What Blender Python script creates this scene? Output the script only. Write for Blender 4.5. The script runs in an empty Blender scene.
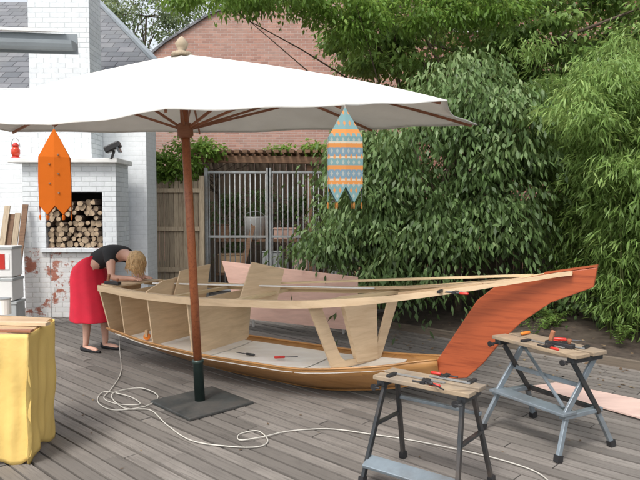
import bpy, math, random
import numpy as np
from mathutils import Vector, Matrix, noise
random.seed(7); rng=np.random.default_rng(7)
C=bpy.context.scene.collection
R=math.radians
V=Vector
# ------------------------------------------------------------ camera numbers
FPX=620.0; CAMH=1.65; PIT=math.atan(33/620)
def ray(u,v):
    x=(u-320)/FPX; yv=(240-v)/FPX
    return V((x, math.cos(PIT)+yv*math.sin(PIT), -math.sin(PIT)+yv*math.cos(PIT)))
def P(u,v,Y=None,z=None):
    d=ray(u,v)
    t=(Y/d.y) if Y is not None else ((z-CAMH)/d.z)
    return V((0,0,CAMH))+d*t
# ------------------------------------------------------------ materials
def newmat(name):
    m=bpy.data.materials.new(name); m.use_nodes=True
    nt=m.node_tree; b=nt.nodes['Principled BSDF']
    return m,nt,b
def ramp(nt,fac,stops):
    r=nt.nodes.new('ShaderNodeValToRGB'); cr=r.color_ramp
    while len(cr.elements)<len(stops): cr.elements.new(0.5)
    for e,(p,c) in zip(cr.elements,stops):
        e.position=p; e.color=(c[0],c[1],c[2],1)
    nt.links.new(fac,r.inputs['Fac']); return r.outputs['Color']
def coord(nt,kind='Object',scale=(1,1,1)):
    t=nt.nodes.new('ShaderNodeTexCoord'); mp=nt.nodes.new('ShaderNodeMapping')
    mp.inputs['Scale'].default_value=scale
    nt.links.new(t.outputs[kind],mp.inputs['Vector']); return mp.outputs['Vector']
def noisen(nt,vec,scale,detail=5,rough=.6,dist=0):
    n=nt.nodes.new('ShaderNodeTexNoise'); n.inputs['Scale'].default_value=scale
    n.inputs['Detail'].default_value=detail; n.inputs['Roughness'].default_value=rough
    n.inputs['Distortion'].default_value=dist
    nt.links.new(vec,n.inputs['Vector']); return n.outputs['Fac']
def mixc(nt,a,b,fac,mode='MIX'):
    m=nt.nodes.new('ShaderNodeMix'); m.data_type='RGBA'; m.blend_type=mode
    for s,val in ((m.inputs[6],a),(m.inputs[7],b)):
        if isinstance(val,(tuple,list)): s.default_value=(val[0],val[1],val[2],1)
        else: nt.links.new(val,s)
    if isinstance(fac,(int,float)): m.inputs[0].default_value=fac
    else: nt.links.new(fac,m.inputs[0])
    return m.outputs[2]
def bump(nt,b,h,strength=.3,dist=.01):
    n=nt.nodes.new('ShaderNodeBump'); n.inputs['Strength'].default_value=strength
    n.inputs['Distance'].default_value=dist
    nt.links.new(h,n.inputs['Height']); nt.links.new(n.outputs['Normal'],b.inputs['Normal'])
def rndattr(nt):
    a=nt.nodes.new('ShaderNodeAttribute'); a.attribute_name='rnd'; return a.outputs['Fac']
def mth(nt,op,a,b=None,c=None):
    n=nt.nodes.new('ShaderNodeMath'); n.operation=op
    for i,x in enumerate((a,b,c)):
        if x is None: continue
        if isinstance(x,(int,float)): n.inputs[i].default_value=x
        else: nt.links.new(x,n.inputs[i])
    return n.outputs[0]
def simple(name,c,rough=.6,metal=0,var=.18,scale=12,bmp=.1,dirt=None):
    m,nt,b=newmat(name); v=coord(nt)
    n=noisen(nt,v,scale)
    lo=tuple(x*(1-var) for x in c); hi=tuple(min(1,x*(1+var)) for x in c)
    col=ramp(nt,n,[(.3,lo),(.7,hi)])
    if dirt:
        n2=noisen(nt,v,2.2,6,.7)
        f=ramp(nt,n2,[(.45,(0,0,0)),(.72,(1,1,1))])
        col=mixc(nt,col,dirt,f)
    nt.links.new(col,b.inputs['Base Color'])
    b.inputs['Roughness'].default_value=rough; b.inputs['Metallic'].default_value=metal
    if bmp: bump(nt,b,n,bmp,.004)
    return m
def woodmat(name,c,c2,rough=.55,scale=(2,22,22),kind='UV',rn=.25,bmp=.12,spec=.4,stain=None):
    m,nt,b=newmat(name); v=coord(nt,kind,scale)
    n=noisen(nt,v,2.2,6,.65,.6)
    col=ramp(nt,n,[(.28,c2),(.5,c),(.75,tuple(min(1,x*1.18) for x in c))])
    a=rndattr(nt)
    tone=ramp(nt,a,[(0,(1-rn,)*3),(1,(1,)*3)])
    col=mixc(nt,col,tone,1.0,'MULTIPLY')
    if stain:
        n2=noisen(nt,coord(nt),1.7,6,.7)
        f=ramp(nt,n2,[(.42,(0,0,0)),(.7,(1,1,1))])
        col=mixc(nt,col,stain,f)
    nt.links.new(col,b.inputs['Base Color']); b.inputs['Roughness'].default_value=rough
    b.inputs['Specular IOR Level'].default_value=spec
    bump(nt,b,n,bmp,.004); return m
def brickmat(name,c1,c2,mort,w=.22,h=.075,ms=.007,rough=.85,dirt=(.2,.18,.16),dirtamt=.5,bmp=.6,patch=None):
    m,nt,b=newmat(name); v=coord(nt,'UV')
    br=nt.nodes.new('ShaderNodeTexBrick'); nt.links.new(v,br.inputs['Vector'])
    br.inputs['Scale'].default_value=1; br.inputs['Brick Width'].default_value=w; br.inputs['Row Height'].default_value=h
    br.inputs['Mortar Size'].default_value=ms; br.inputs['Mortar Smooth'].default_value=.4
    br.inputs['Color1'].default_value=(*c1,1); br.inputs['Color2'].default_value=(*c2,1); br.inputs['Mortar'].default_value=(*mort,1)
    n=noisen(nt,v,9,6,.7); n2=noisen(nt,v,.9,6,.7)
    col=mixc(nt,br.outputs['Color'],ramp(nt,n,[(.25,(.80,)*3),(.75,(1.0,)*3)]),1,'MULTIPLY')
    if patch:
        col2=mixc(nt,patch,(patch[0]*.55,patch[1]*.5,patch[2]*.5),n)
        n3=noisen(nt,v,3.2,6,.75)
        f=ramp(nt,n3,[(.53,(0,0,0)),(.58,(1,1,1))])
        col=mixc(nt,col,col2,f)
    f=ramp(nt,n2,[(.45,(0,0,0)),(.85,(dirtamt,)*3)])
    col=mixc(nt,col,dirt,f)
    nt.links.new(col,b.inputs['Base Color']); b.inputs['Roughness'].default_value=rough
    inv=mth(nt,'SUBTRACT',1,br.outputs['Fac'])
    bump(nt,b,inv,bmp,.01); return m
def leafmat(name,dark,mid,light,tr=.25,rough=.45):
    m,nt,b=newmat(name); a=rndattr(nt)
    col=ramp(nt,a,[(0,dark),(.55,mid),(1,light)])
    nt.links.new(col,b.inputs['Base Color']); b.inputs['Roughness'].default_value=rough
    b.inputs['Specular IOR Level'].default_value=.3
    if tr>0:
        t=nt.nodes.new('ShaderNodeBsdfTranslucent'); nt.links.new(mixc(nt,col,(.9,1,.3),.25),t.inputs['Color'])
        mx=nt.nodes.new('ShaderNodeMixShader'); mx.inputs[0].default_value=tr
        nt.links.new(b.outputs[0],mx.inputs[1]); nt.links.new(t.outputs[0],mx.inputs[2])
        nt.links.new(mx.outputs[0],nt.nodes['Material Output'].inputs['Surface'])
    return m
def clothmat(name,c,tr=.3,dirt=None,wr=.35):
    m,nt,b=newmat(name); v=coord(nt)
    n=noisen(nt,v,3,5); col=ramp(nt,n,[(.3,tuple(x*.93 for x in c)),(.7,c)])
    if dirt:
        n2=noisen(nt,v,1.3,7,.75); f=ramp(nt,n2,[(.45,(0,0,0)),(.8,(.5,.5,.5))]); col=mixc(nt,col,dirt,f)
    nt.links.new(col,b.inputs['Base Color']); b.inputs['Roughness'].default_value=.85
    b.inputs['Specular IOR Level'].default_value=.15
    t=nt.nodes.new('ShaderNodeBsdfTranslucent'); nt.links.new(col,t.inputs['Color'])
    mx=nt.nodes.new('ShaderNodeMixShader'); mx.inputs[0].default_value=tr
    nt.links.new(b.outputs[0],mx.inputs[1]); nt.links.new(t.outputs[0],mx.inputs[2])
    nt.links.new(mx.outputs[0],nt.nodes['Material Output'].inputs['Surface'])
    nn=noisen(nt,v,5,4); bump(nt,b,nn,wr,.02)
    return m
M={}
M['deck']=woodmat('weathered_deck',(.245,.222,.20),(.11,.098,.088),.75,(1.2,30,30),'UV',.5,.55,.3,stain=(.155,.14,.125))
M['edge']=woodmat('edge_timber',(.16,.13,.10),(.08,.065,.05),.85)
M['ply']=woodmat('ply',(.58,.40,.24),(.47,.31,.17),.5,(1.5,9,9),'UV',.2,.05)
M['ply_pale']=woodmat('ply_pale',(.68,.51,.33),(.58,.41,.25),.55,(1.5,9,9),'UV',.15,.05)
M['ply_pink']=woodmat('ply_pink',(.66,.43,.35),(.58,.35,.28),.6,(1.2,6,6),'UV',.1,.05)
M['ply_palepink']=woodmat('ply_palepink',(.62,.45,.39),(.54,.37,.32),.6,(1.2,6,6),'UV',.1,.05)
M['ply_ochre']=woodmat('ply_ochre',(.47,.24,.085),(.35,.165,.05),.3,(1.2,9,9),'UV',.15,.05,.5)
M['floor_white']=woodmat('floor_primed',(.86,.83,.78),(.80,.75,.68),.5,(1.2,6,6),'UV',.08,.04,.4,stain=(.80,.73,.62))
M['stem']=woodmat('stem_varnish',(.38,.085,.03),(.22,.042,.016),.35,(1.2,16,16),'UV',.1,.08,.5)
M['spruce']=woodmat('spruce',(.72,.56,.34),(.58,.42,.24),.5,(1.5,30,30),'UV',.2,.05)
M['pole']=woodmat('pole_wood',(.34,.11,.045),(.20,.055,.025),.4,(20,2,20),'Object',.1,.05)
M['rib']=woodmat('rib_wood',(.36,.15,.08),(.25,.09,.045),.45)
M['greenmetal']=simple('green_metal',(.03,.05,.045),.4,.3)
M['plate']=simple('base_plate_mat',(.045,.05,.05),.6,.2,.3,6,.1,(.11,.10,.09))
M['canvas']=clothmat('canvas',(.84,.83,.80),.25,(.70,.67,.61),.5)
M['whitebrick']=brickmat('white_brick',(.80,.84,.86),(.73,.77,.80),(.60,.64,.66),dirt=(.50,.50,.48),dirtamt=.4)
M['whitebrick_smooth']=brickmat('white_brick_smooth',(.82,.85,.87),(.79,.82,.84),(.74,.77,.79),dirt=(.58,.60,.60),dirtamt=.35,bmp=.25)
M['whitebrick_worn']=brickmat('white_brick_worn',(.80,.80,.80),(.72,.72,.71),(.56,.54,.52),patch=(.45,.16,.10),dirt=(.40,.36,.32),dirtamt=.4)
M['slate']=brickmat('slate',(.20,.205,.22),(.12,.13,.145),(.06,.06,.07),w=.3,h=.2,ms=.010,dirt=(.24,.24,.22),dirtamt=.5)
M['pinkbrick']=brickmat('pink_brick',(.47,.26,.20),(.34,.18,.14),(.46,.38,.34),dirt=(.40,.31,.27),dirtamt=.7)
M['redbrick']=brickmat('red_brick',(.36,.15,.10),(.27,.11,.08),(.36,.30,.26))
M['soot_and_shade']=simple('soot_and_shade',(.014,.013,.012),.95)  # soot in the fireplace niche; shade colour for the sheet below the deck
M['greygutter']=simple('grey_gutter',(.24,.27,.29),.45,0,.1,4,.02)
M['whitepaint']=simple('white_paint',(.78,.78,.76),.6,0,.08,6,.05)
M['fence_pale']=woodmat('fence_pale',(.47,.38,.27),(.28,.21,.145),.8,(22,2,2),'UV',.4,.3)
M['fence_mid']=woodmat('fence_mid',(.17,.13,.095),(.09,.07,.05),.85,(22,2,2),'UV',.45,.3)
M['fence_dark']=woodmat('fence_dark',(.13,.10,.07),(.06,.047,.036),.85,(22,2,2),'UV',.5,.3)
M['rustwood']=woodmat('rust_wood',(.26,.15,.09),(.14,.08,.05),.8,(2,20,20),'UV',.4,.3)
M['steel']=simple('galvanised_steel',(.31,.33,.34),.5,.3,.2,9,.05,(.22,.19,.16))
M['darkmetal']=simple('dark_metal',(.05,.05,.055),.45,.6,.2)
M['bluesteel']=simple('blue_grey_steel',(.25,.30,.34),.4,.4,.15,8,.04,(.16,.16,.16))
M['blacksteel']=simple('black_steel',(.045,.05,.055),.4,.5,.25,8,.04,(.14,.11,.09))
M['benchtop']=woodmat('bench_top',(.38,.29,.195),(.20,.145,.095),.7,(3,14,14),'UV',.2,.25,.3,stain=(.20,.175,.15))
M['redplastic']=simple('red_plastic',(.50,.03,.02),.35,0,.05,4,0)
M['orangeplastic']=simple('orange_plastic',(.75,.22,.03),.35,0,.05,4,0)
M['blackplastic']=simple('black_plastic',(.02,.02,.022),.4,0,.1,5,0)
M['whiteplastic']=simple('white_plastic',(.72,.72,.70),.4,0,.05,5,0)
M['greyplastic']=simple('grey_plastic',(.40,.42,.42),.5,0,.12,5,0)
M['cable']=simple('cable_white',(.52,.50,.45),.5,0,.08,4,0)
M['tarp']=clothmat('yellow_tarp',(.84,.60,.20),.1,(.80,.60,.26),.5)
M['lantern_orange']=clothmat('orange_paper',(.78,.19,.02),.3)
M['tail_tip']=clothmat('tail_tip',(.52,.22,.06),.2)
M['bark']=simple('bark',(.10,.075,.055),.95,0,.4,14,.8)
M['soil']=simple('soil_mat',(.065,.048,.037),.95,0,.45,9,.9,(.10,.08,.06))
M['groundmat']=simple('ground_mat',(.10,.10,.07),.95,0,.3,3,.4)
M['skin']=simple('skin_mat',(.62,.36,.27),.5,0,.06,8,0)
M['hair']=simple('hair_mat',(.58,.38,.19),.55,0,.3,70,.6)
M['blackcloth']=simple('black_cloth',(.014,.014,.016),.85,0,.2,12,.2)
M['redcloth']=simple('red_cloth',(.56,.010,.035),.8,0,.14,5,.35)
M['logbark']=simple('log_bark',(.13,.09,.065),.95,0,.4,20,.7)
M['logend']=simple('log_end',(.36,.27,.18),.9,0,.4,16,.3)
M['glass']=simple('red_glass',(.55,.05,.02),.15,0,.05,4,0)
M['windowglass']=simple('dark_glass',(.05,.06,.07),.1,0,.1,4,0)
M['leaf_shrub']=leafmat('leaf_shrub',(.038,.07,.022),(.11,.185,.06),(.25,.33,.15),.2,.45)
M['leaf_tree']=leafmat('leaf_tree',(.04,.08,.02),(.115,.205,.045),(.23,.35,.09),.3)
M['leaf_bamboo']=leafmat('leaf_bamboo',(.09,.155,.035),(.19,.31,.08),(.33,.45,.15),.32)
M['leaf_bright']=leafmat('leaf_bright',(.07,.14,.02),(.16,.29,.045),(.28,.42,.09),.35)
M['leaf_far']=leafmat('leaf_far',(.10,.15,.09),(.2,.26,.16),(.3,.36,.24),.3)
M['stalk']=simple('bamboo_stalk',(.15,.18,.06),.5,0,.3,12,.1)
M['dryleaf']=leafmat('dry_leaf',(.08,.05,.03),(.16,.11,.065),(.27,.20,.11),0,.8)
def lanternpattern():
    m,nt,b=newmat('patterned_paper'); v=coord(nt,'UV')
    sep=nt.nodes.new('ShaderNodeSeparateXYZ'); nt.links.new(v,sep.inputs[0])
    U=sep.outputs['X']; W=sep.outputs['Y']
    wn=mth(nt,'MULTIPLY',W,1.52)
    cr=nt.nodes.new('ShaderNodeValToRGB'); cr.color_ramp.interpolation='CONSTANT'
    teal=(.15,.27,.28);org=(.55,.22,.055);cream=(.50,.45,.36);blue=(.15,.235,.29)
    st=[(0,teal),(.17,org),(.21,cream),(.23,blue),(.32,org),(.36,teal),(.43,cream),(.45,blue),(.54,org),(.58,cream),(.60,teal),(.68,org),(.72,teal)]
    el=cr.color_ramp.elements
    while len(el)<len(st): el.new(.5)
    for e,(p,c) in zip(el,st): e.position=p; e.color=(*c,1)
    nt.links.new(wn,cr.inputs[0])
    d=mth(nt,'ADD',mth(nt,'DIVIDE',mth(nt,'PINGPONG',U,.018),.018),mth(nt,'DIVIDE',mth(nt,'PINGPONG',W,.037),.037))
    inside=mth(nt,'LESS_THAN',d,.52)
    ring=mth(nt,'MULTIPLY',mth(nt,'GREATER_THAN',d,1.5),mth(nt,'LESS_THAN',wn,.66))
    col=mixc(nt,cr.outputs[0],org,mth(nt,'MULTIPLY',inside,.9))
    col=mixc(nt,col,cream,mth(nt,'MULTIPLY',ring,.5))
    nt.links.new(col,b.inputs['Base Color']); b.inputs['Roughness'].default_value=.8
    return m
M['lantern_pattern']=lanternpattern()
# ------------------------------------------------------------ mesh builder
class MB:
    def __init__(s): s.v=[];s.f=[];s.r=[];s.uv=None
    def add(s,vs,fs,r=None):
        o=len(s.v); s.v+= [tuple(x) for x in vs]; s.f+=[tuple(i+o for i in f) for f in fs]
        rr=random.random() if r is None else r; s.r+=[rr]*len(fs); return s
    def box(s,c,size,rot=None,r=None):
        hx,hy,hz=[d/2 for d in size]; rot=rot or Matrix.Identity(3); c=V(c)
        vs=[c+rot@V((x*hx,y*hy,z*hz)) for x in(-1,1) for y in(-1,1) for z in(-1,1)]
        return s.add(vs,[(0,1,3,2),(4,6,7,5),(0,4,5,1),(2,3,7,6),(0,2,6,4),(1,5,7,3)],r)
    def bar(s,a,b,w,h,up=(0,0,1),r=None):
        a=V(a);b=V(b);d=(b-a);L=d.length;d.normalize();up=V(up)
        sd=d.cross(up)
        if sd.length<1e-4: sd=d.cross(V((1,0,0)))
        sd.normalize();u=sd.cross(d)
        rot=Matrix((d,sd,u)).transposed()
        return s.box((a+b)/2,(L,w,h),rot,r)
    def tube(s,pts,rad,n=8,cap=True,r=None):
        pts=[V(p) for p in pts]; m=len(pts)
        if not isinstance(rad,(list,tuple)): rad=[rad]*m
        vs=[];fs=[];ref=None
        for i,p in enumerate(pts):
            d=(pts[min(i+1,m-1)]-pts[max(i-1,0)]).normalized()
            if ref is None:
                ref=d.cross(V((0,0,1)))
                if ref.length<.1: ref=d.cross(V((1,0,0)))
            ref=(ref-d*ref.dot(d)).normalized(); bb=d.cross(ref)
            for k in range(n):
                a=2*math.pi*k/n; vs.append(p+(ref*math.cos(a)+bb*math.sin(a))*rad[i])
        for i in range(m-1):
            for k in range(n):
                fs.append((i*n+k,i*n+(k+1)%n,(i+1)*n+(k+1)%n,(i+1)*n+k))
        if cap: fs.append(tuple(range(n))[::-1]); fs.append(tuple((m-1)*n+k for k in range(n)))
        return s.add(vs,fs,r)
    def lathe(s,c,prof,n=16,r=None,axis=None):
        c=V(c); rot=axis or Matrix.Identity(3)
        vs=[];fs=[]
        for (rr,z) in prof:
            for k in range(n):
                a=2*math.pi*k/n; vs.append(c+rot@V((rr*math.cos(a),rr*math.sin(a),z)))
        for i in range(len(prof)-1):
            for k in range(n): fs.append((i*n+k,i*n+(k+1)%n,(i+1)*n+(k+1)%n,(i+1)*n+k))
        fs.append(tuple(range(n))[::-1]); fs.append(tuple((len(prof)-1)*n+k for k in range(n)))
        return s.add(vs,fs,r)
    def prism(s,poly,off,r=None):
        poly=[V(p) for p in poly]; off=V(off); n=len(poly)
        vs=[p-off/2 for p in poly]+[p+off/2 for p in poly]
        fs=[tuple(range(n)),tuple(range(2*n-1,n-1,-1))]+[(i,i+n,(i+1)%n+n,(i+1)%n) for i in range(n)]
        return s.add(vs,fs,r)
    def grid(s,rows,closed=False,r=None):
        m=len(rows);n=len(rows[0]); vs=[p for row in rows for p in row]; fs=[]
        for i in range(m-1):
            for k in range(n if closed else n-1):
                fs.append((i*n+k,i*n+(k+1)%n,(i+1)*n+(k+1)%n,(i+1)*n+k))
        return s.add(vs,fs,r)
    def build(s,name,mat,parent=None,bevel=0,smooth=False,solid=0,base=None,uvfn=None,fixn=True):
        me=bpy.data.meshes.new(name)
        base=V(base) if base is not None else V((0,0,0))
        if parent is not None and base.length==0: base=V(parent.location)
        vs=[(x-base.x,y-base.y,z-base.z) for x,y,z in s.v]
        me.from_pydata(vs,[],s.f)
        if fixn:
            import bmesh
            bm=bmesh.new(); bm.from_mesh(me); bmesh.ops.recalc_face_normals(bm,faces=bm.faces); bm.to_mesh(me); bm.free()
        at=me.attributes.new('rnd','FLOAT','FACE'); at.data.foreach_set('value',s.r)
        uvl=me.uv_layers.new(name='UVMap'); data=uvl.data
        for p in me.polygons:
            nx,ny,nz=p.normal; ax=abs(nx);ay=abs(ny);az=abs(nz)
            ro=s.r[p.index]*7.3 if uvfn=='rand' else 0
            for li in p.loop_indices:
                x,y,z=s.v[me.loops[li].vertex_index]
                if callable(uvfn): data[li].uv=uvfn(x,y,z,p)
                elif az>=ax and az>=ay: data[li].uv=(x+ro,y+ro)
                elif ax>=ay: data[li].uv=(y+ro,z+ro)
                else: data[li].uv=(x+ro,z+ro)
            if smooth: p.use_smooth=True
        me.materials.append(mat if not isinstance(mat,str) else M[mat])
        o=bpy.data.objects.new(name,me); C.objects.link(o)
        if parent is not None:
            o.parent=parent; o.location=(0,0,0)
        else: o.location=base
        if solid:
            sm=o.modifiers.new('solid','SOLIDIFY'); sm.thickness=solid; sm.offset=0
        if bevel:
            b=o.modifiers.new('bev','BEVEL'); b.width=bevel; b.segments=2; b.limit_method='ANGLE'
        return o
def tag(o,label=None,cat=None,group=None,kind=None):
    if label: o['label']=label
    if cat: o['category']=cat
    if group: o['group']=group
    if kind: o['kind']=kind
    return o
def thing(name,label,cat,loc,group=None):
    o=bpy.data.objects.new(name,None); C.objects.link(o); o.location=loc; o.empty_display_size=.1
    bpy.context.view_layer.update()
    return tag(o,label,cat,group)
def interp(xs,ys,x):
    return float(np.interp(x,xs,ys))
def smoothpts(pts,n=6):
    pts=[V(p) for p in pts]; out=[]
    for i in range(len(pts)-1):
        p0=pts[max(i-1,0)];p1=pts[i];p2=pts[i+1];p3=pts[min(i+2,len(pts)-1)]
        for k in range(n):
            t=k/n
            out.append(.5*((2*p1)+(p2-p0)*t+(2*p0-5*p1+4*p2-p3)*t*t+(3*p1-p0-3*p2+p3)*t**3))
    out.append(pts[-1]); return out
# ------------------------------------------------------------ SETTING
b=MB()
b.add([(-150,-60,-.12),(150,-60,-.12),(150,240,-.12),(-150,240,-.12)],[(0,1,2,3)])
tag(b.build('ground','groundmat'),kind='structure')
DA=V((-.725,.689,0)); DP=V((.689,.725,0))
b=MB(); pitch=.112
p=-6.0
while p<9.2:
    t=-9+random.random()*2.5
    while t<14:
        L=random.choice([2.6,3.2,3.9]); a=DA*(t+.003)+DP*(p); e=DA*(t+L-.005)+DP*(p)
        z=-.02+random.uniform(-.0025,.0025)
        b.bar(a+V((0,0,z)),e+V((0,0,z)),pitch-random.uniform(.016,.024),.04)
        t+=L
    p+=pitch
def deckuv(x,y,z,pl): return (x*DA.x+y*DA.y+b.r[pl.index]*9, x*DP.x+y*DP.y)
tag(b.build('deck','deck',uvfn=deckuv),kind='structure')
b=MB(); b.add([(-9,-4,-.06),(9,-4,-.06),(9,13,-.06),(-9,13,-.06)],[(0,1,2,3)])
tag(b.build('deck_gap_shade','soot_and_shade'),kind='structure')  # added near-black sheet below the boards, stands in for shade in the gaps
E0=V((3.3,6.15,0)); 
def bedpt(a,d): return E0+DA*a+DP*d
rows=[]
for i in range(40):
    row=[]
    for j in range(26):
        q=bedpt(-4+i*.2, j*.22+.03)
        h=.03+.13*min(1,j/6)+.05*noise.noise(q*1.3)+.03*noise.noise(q*5)
        row.append((q.x,q.y,h))
    rows.append(row)
b=MB(); b.grid(rows); tag(b.build('planting_bed','soil',smooth=True),kind='structure')
b=MB(); b.bar(bedpt(-4,0)+V((0,0,.04)),bedpt(3.8,0)+V((0,0,.04)),.05,.1)
tag(b.build('bed_edging','edge',bevel=.006),'dark timber edging board between the deck and the planting bed','edging')
b=MB()
for i in range(760):
    q=bedpt(random.uniform(-2.5,3.5),random.uniform(-.9,3.2)) if random.random()<.75 else bedpt(random.uniform(-3,7),random.uniform(-5,0))
    d=DP.dot(q-E0); z=.008 if d<0 else .16*min(1,d/1.3)+.06
    if -.06<d<.06: continue
    a=random.random()*6.3; L=random.uniform(.008,.018) if d<-.9 else random.uniform(.015,.035)
    dx=V((math.cos(a),math.sin(a),random.uniform(-.1,.3)))*L; dy=V((-math.sin(a),math.cos(a),random.uniform(-.2,.2)))*L*.5
    q=V((q.x,q.y,z)); b.add([q-dx,q+dy,q+dx,q-dy],[(0,1,2,3)])
tag(b.build('leaf_litter','dryleaf',fixn=False),'dry brown leaves scattered over the planting bed and deck edge','leaf litter',kind='stuff')
# ------------------------------------------------------------ foliage
def leafmesh(name,pos,dirs,Ls,Ws,rnd,mat,parent):
    N=len(pos); d=dirs/np.linalg.norm(dirs,axis=1,keepdims=True)
    up=np.array([0,0,1.0])+rng.normal(0,.45,(N,3))
    sd=np.cross(d,up); sd/=np.linalg.norm(sd,axis=1,keepdims=True)+1e-9
    nn=np.cross(sd,d)
    Ls=Ls[:,None];Ws=Ws[:,None]
    base=pos; tip=pos+d*Ls-nn*Ls*.12; m=pos+d*Ls*.45
    l=m+sd*Ws*.5+nn*Ws*.12; r_=m-sd*Ws*.5+nn*Ws*.12
    vs=np.stack([base,l,tip,r_],1).reshape(-1,3)-np.array(parent.location)
    me=bpy.data.meshes.new(name)
    me.vertices.add(4*N); me.vertices.foreach_set('co',vs.ravel().astype(np.float32))
    me.loops.add(4*N); me.loops.foreach_set('vertex_index',np.arange(4*N,dtype=np.int32))
    me.polygons.add(N); me.polygons.foreach_set('loop_start',np.arange(0,4*N,4,dtype=np.int32)); me.polygons.foreach_set('loop_total',np.full(N,4,dtype=np.int32))
    me.update(calc_edges=True); me.validate()
    at=me.attributes.new('rnd','FLOAT','FACE'); at.data.foreach_set('value',np.clip(rnd,0,1).astype(np.float32))
    me.materials.append(M[mat]); o=bpy.data.objects.new(name,me); C.objects.link(o); o.parent=parent; return o
def tree(name,label,cat,base,crowns,leafm,nleaf,Ll,Lw,droop=.2,clumpr=.3,trunkr=.08,top=None,group=None,bark='bark',tone=0,limbs=26,flat=.6):
    base=V(base); t=thing(name,label,cat,base,group)
    cs=[];
    for (cx,cy,cz,rx,ry,rz,nc) in crowns:
        for i in range(nc):
            while True:
                q=rng.uniform(-1,1,3); l=np.linalg.norm(q)
                if .35<l<1: break
            q=q/l*(l**.5)
            cs.append((cx+q[0]*rx,cy+q[1]*ry,cz+q[2]*rz,rng.uniform(.6,1.35),q[2]))
    cs=np.array(cs); per=rng.integers(0,len(cs),nleaf)
    cl=cs[per]; sc=clumpr*cl[:,3:4]
    off=rng.normal(0,.5,(nleaf,3))*np.array([1,1,flat])
    off[:,2]-=.45*(off[:,0]**2+off[:,1]**2)*(droop>.5)
    pos=cl[:,:3]+off*sc
    dirs=off+rng.normal(0,.5,(nleaf,3)); dirs[:,2]-=droop*2
    crnd=rng.uniform(-.22,.22,len(cs))[per]
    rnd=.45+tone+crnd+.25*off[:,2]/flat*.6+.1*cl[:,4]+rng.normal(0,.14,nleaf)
    leafmesh('crown',pos,dirs,rng.uniform(.65,1.25,nleaf)*Ll,rng.uniform(.7,1.2,nleaf)*Lw,rnd,leafm,t)
    m=MB(); topv=V(top) if top else V(crowns[0][:3])
    pts=[base+(topv-base)*k/6+V((noise.noise(V((k,base.x,1)))*.15,noise.noise(V((k,base.y,5)))*.15,0))*(k>0) for k in range(7)]
    m.tube(pts,[trunkr*(1-.1*k) for k in range(7)],9)
    nl_=min(len(cs),limbs)
    for i in range(nl_):
        q=V(cs[i*len(cs)//nl_][:3]); s=pts[random.randint(2,6)]
        mid=(s+q)/2+V((random.uniform(-.1,.1),random.uniform(-.1,.1),.12))
        m.tube([s,mid,q],[trunkr*.4,trunkr*.25,trunkr*.1],5)
    m.build('trunk',bark,t,smooth=True); return t
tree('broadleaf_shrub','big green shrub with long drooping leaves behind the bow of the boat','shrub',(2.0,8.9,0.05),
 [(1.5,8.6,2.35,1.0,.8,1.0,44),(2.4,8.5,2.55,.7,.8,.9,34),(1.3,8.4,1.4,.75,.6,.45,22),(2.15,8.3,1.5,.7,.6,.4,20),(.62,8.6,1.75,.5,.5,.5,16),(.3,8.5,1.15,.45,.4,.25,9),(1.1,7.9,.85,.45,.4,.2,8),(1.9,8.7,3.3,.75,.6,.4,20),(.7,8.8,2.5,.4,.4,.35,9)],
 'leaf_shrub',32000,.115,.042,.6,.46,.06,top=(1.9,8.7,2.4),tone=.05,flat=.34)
def bamboo(name,label,base,spread,h,ncane,nl,grp,hang=0):
    base=V(base); t=thing(name,label,'bamboo',base,grp); m=MB(); P_=[];D_=[];Rn=[]
    for i in range(ncane):
        a=random.random()*6.3; rr=spread*math.sqrt(random.random())
        s=base+V((math.cos(a)*rr*.6,math.sin(a)*rr*.6,0)); hh=h*random.uniform(.5,1.05)
        lean=V((math.cos(a),math.sin(a),0))*random.uniform(.25,.95)*spread+V((random.uniform(-.35,.1),random.uniform(-.35,.05),0))
        drop=random.uniform(0,hang)
        pts=[s+lean*(k/8)**2.0+V((0,0,hh*math.sin(k/8*(1.35+drop))/math.sin(1.35))) for k in range(9)]
        m.tube(pts,[.009-.0009*k for k in range(9)],6)
        tone=random.uniform(-.12,.12)
        for j in range(nl//ncane//10):
            f=random.uniform(.05,1)**.85; kk=f*8; k0=int(min(kk,7)); q=pts[k0].lerp(pts[k0+1],kk-k0)
            b0=random.random()*6.3; br=V((math.cos(b0),math.sin(b0),random.uniform(-.45,.25)))*random.uniform(.05,.42)
            q=q+br; tn=tone+random.gauss(0,.12)
            if q.z<.25: q.z=.25
            for l_ in range(10):
                P_.append(q+V((random.gauss(0,.055),random.gauss(0,.055),random.gauss(0,.035))))
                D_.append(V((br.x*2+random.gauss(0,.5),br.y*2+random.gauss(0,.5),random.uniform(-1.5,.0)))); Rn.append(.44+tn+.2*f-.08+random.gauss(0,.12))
    leafmesh('foliage',np.array([tuple(p) for p in P_]),np.array([tuple(p) for p in D_]),rng.uniform(.08,.15,len(P_)),rng.uniform(.015,.024,len(P_)),np.array(Rn),'leaf_bamboo',t)
    m.build('cane','stalk',t,smooth=True)
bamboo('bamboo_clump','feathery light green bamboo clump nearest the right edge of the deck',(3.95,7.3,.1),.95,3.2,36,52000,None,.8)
bamboo('bamboo_clump','feathery bamboo clump between the drooping shrub and the nearest bamboo',(3.75,8.8,.1),.9,3.7,26,28000,None,.5)
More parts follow.
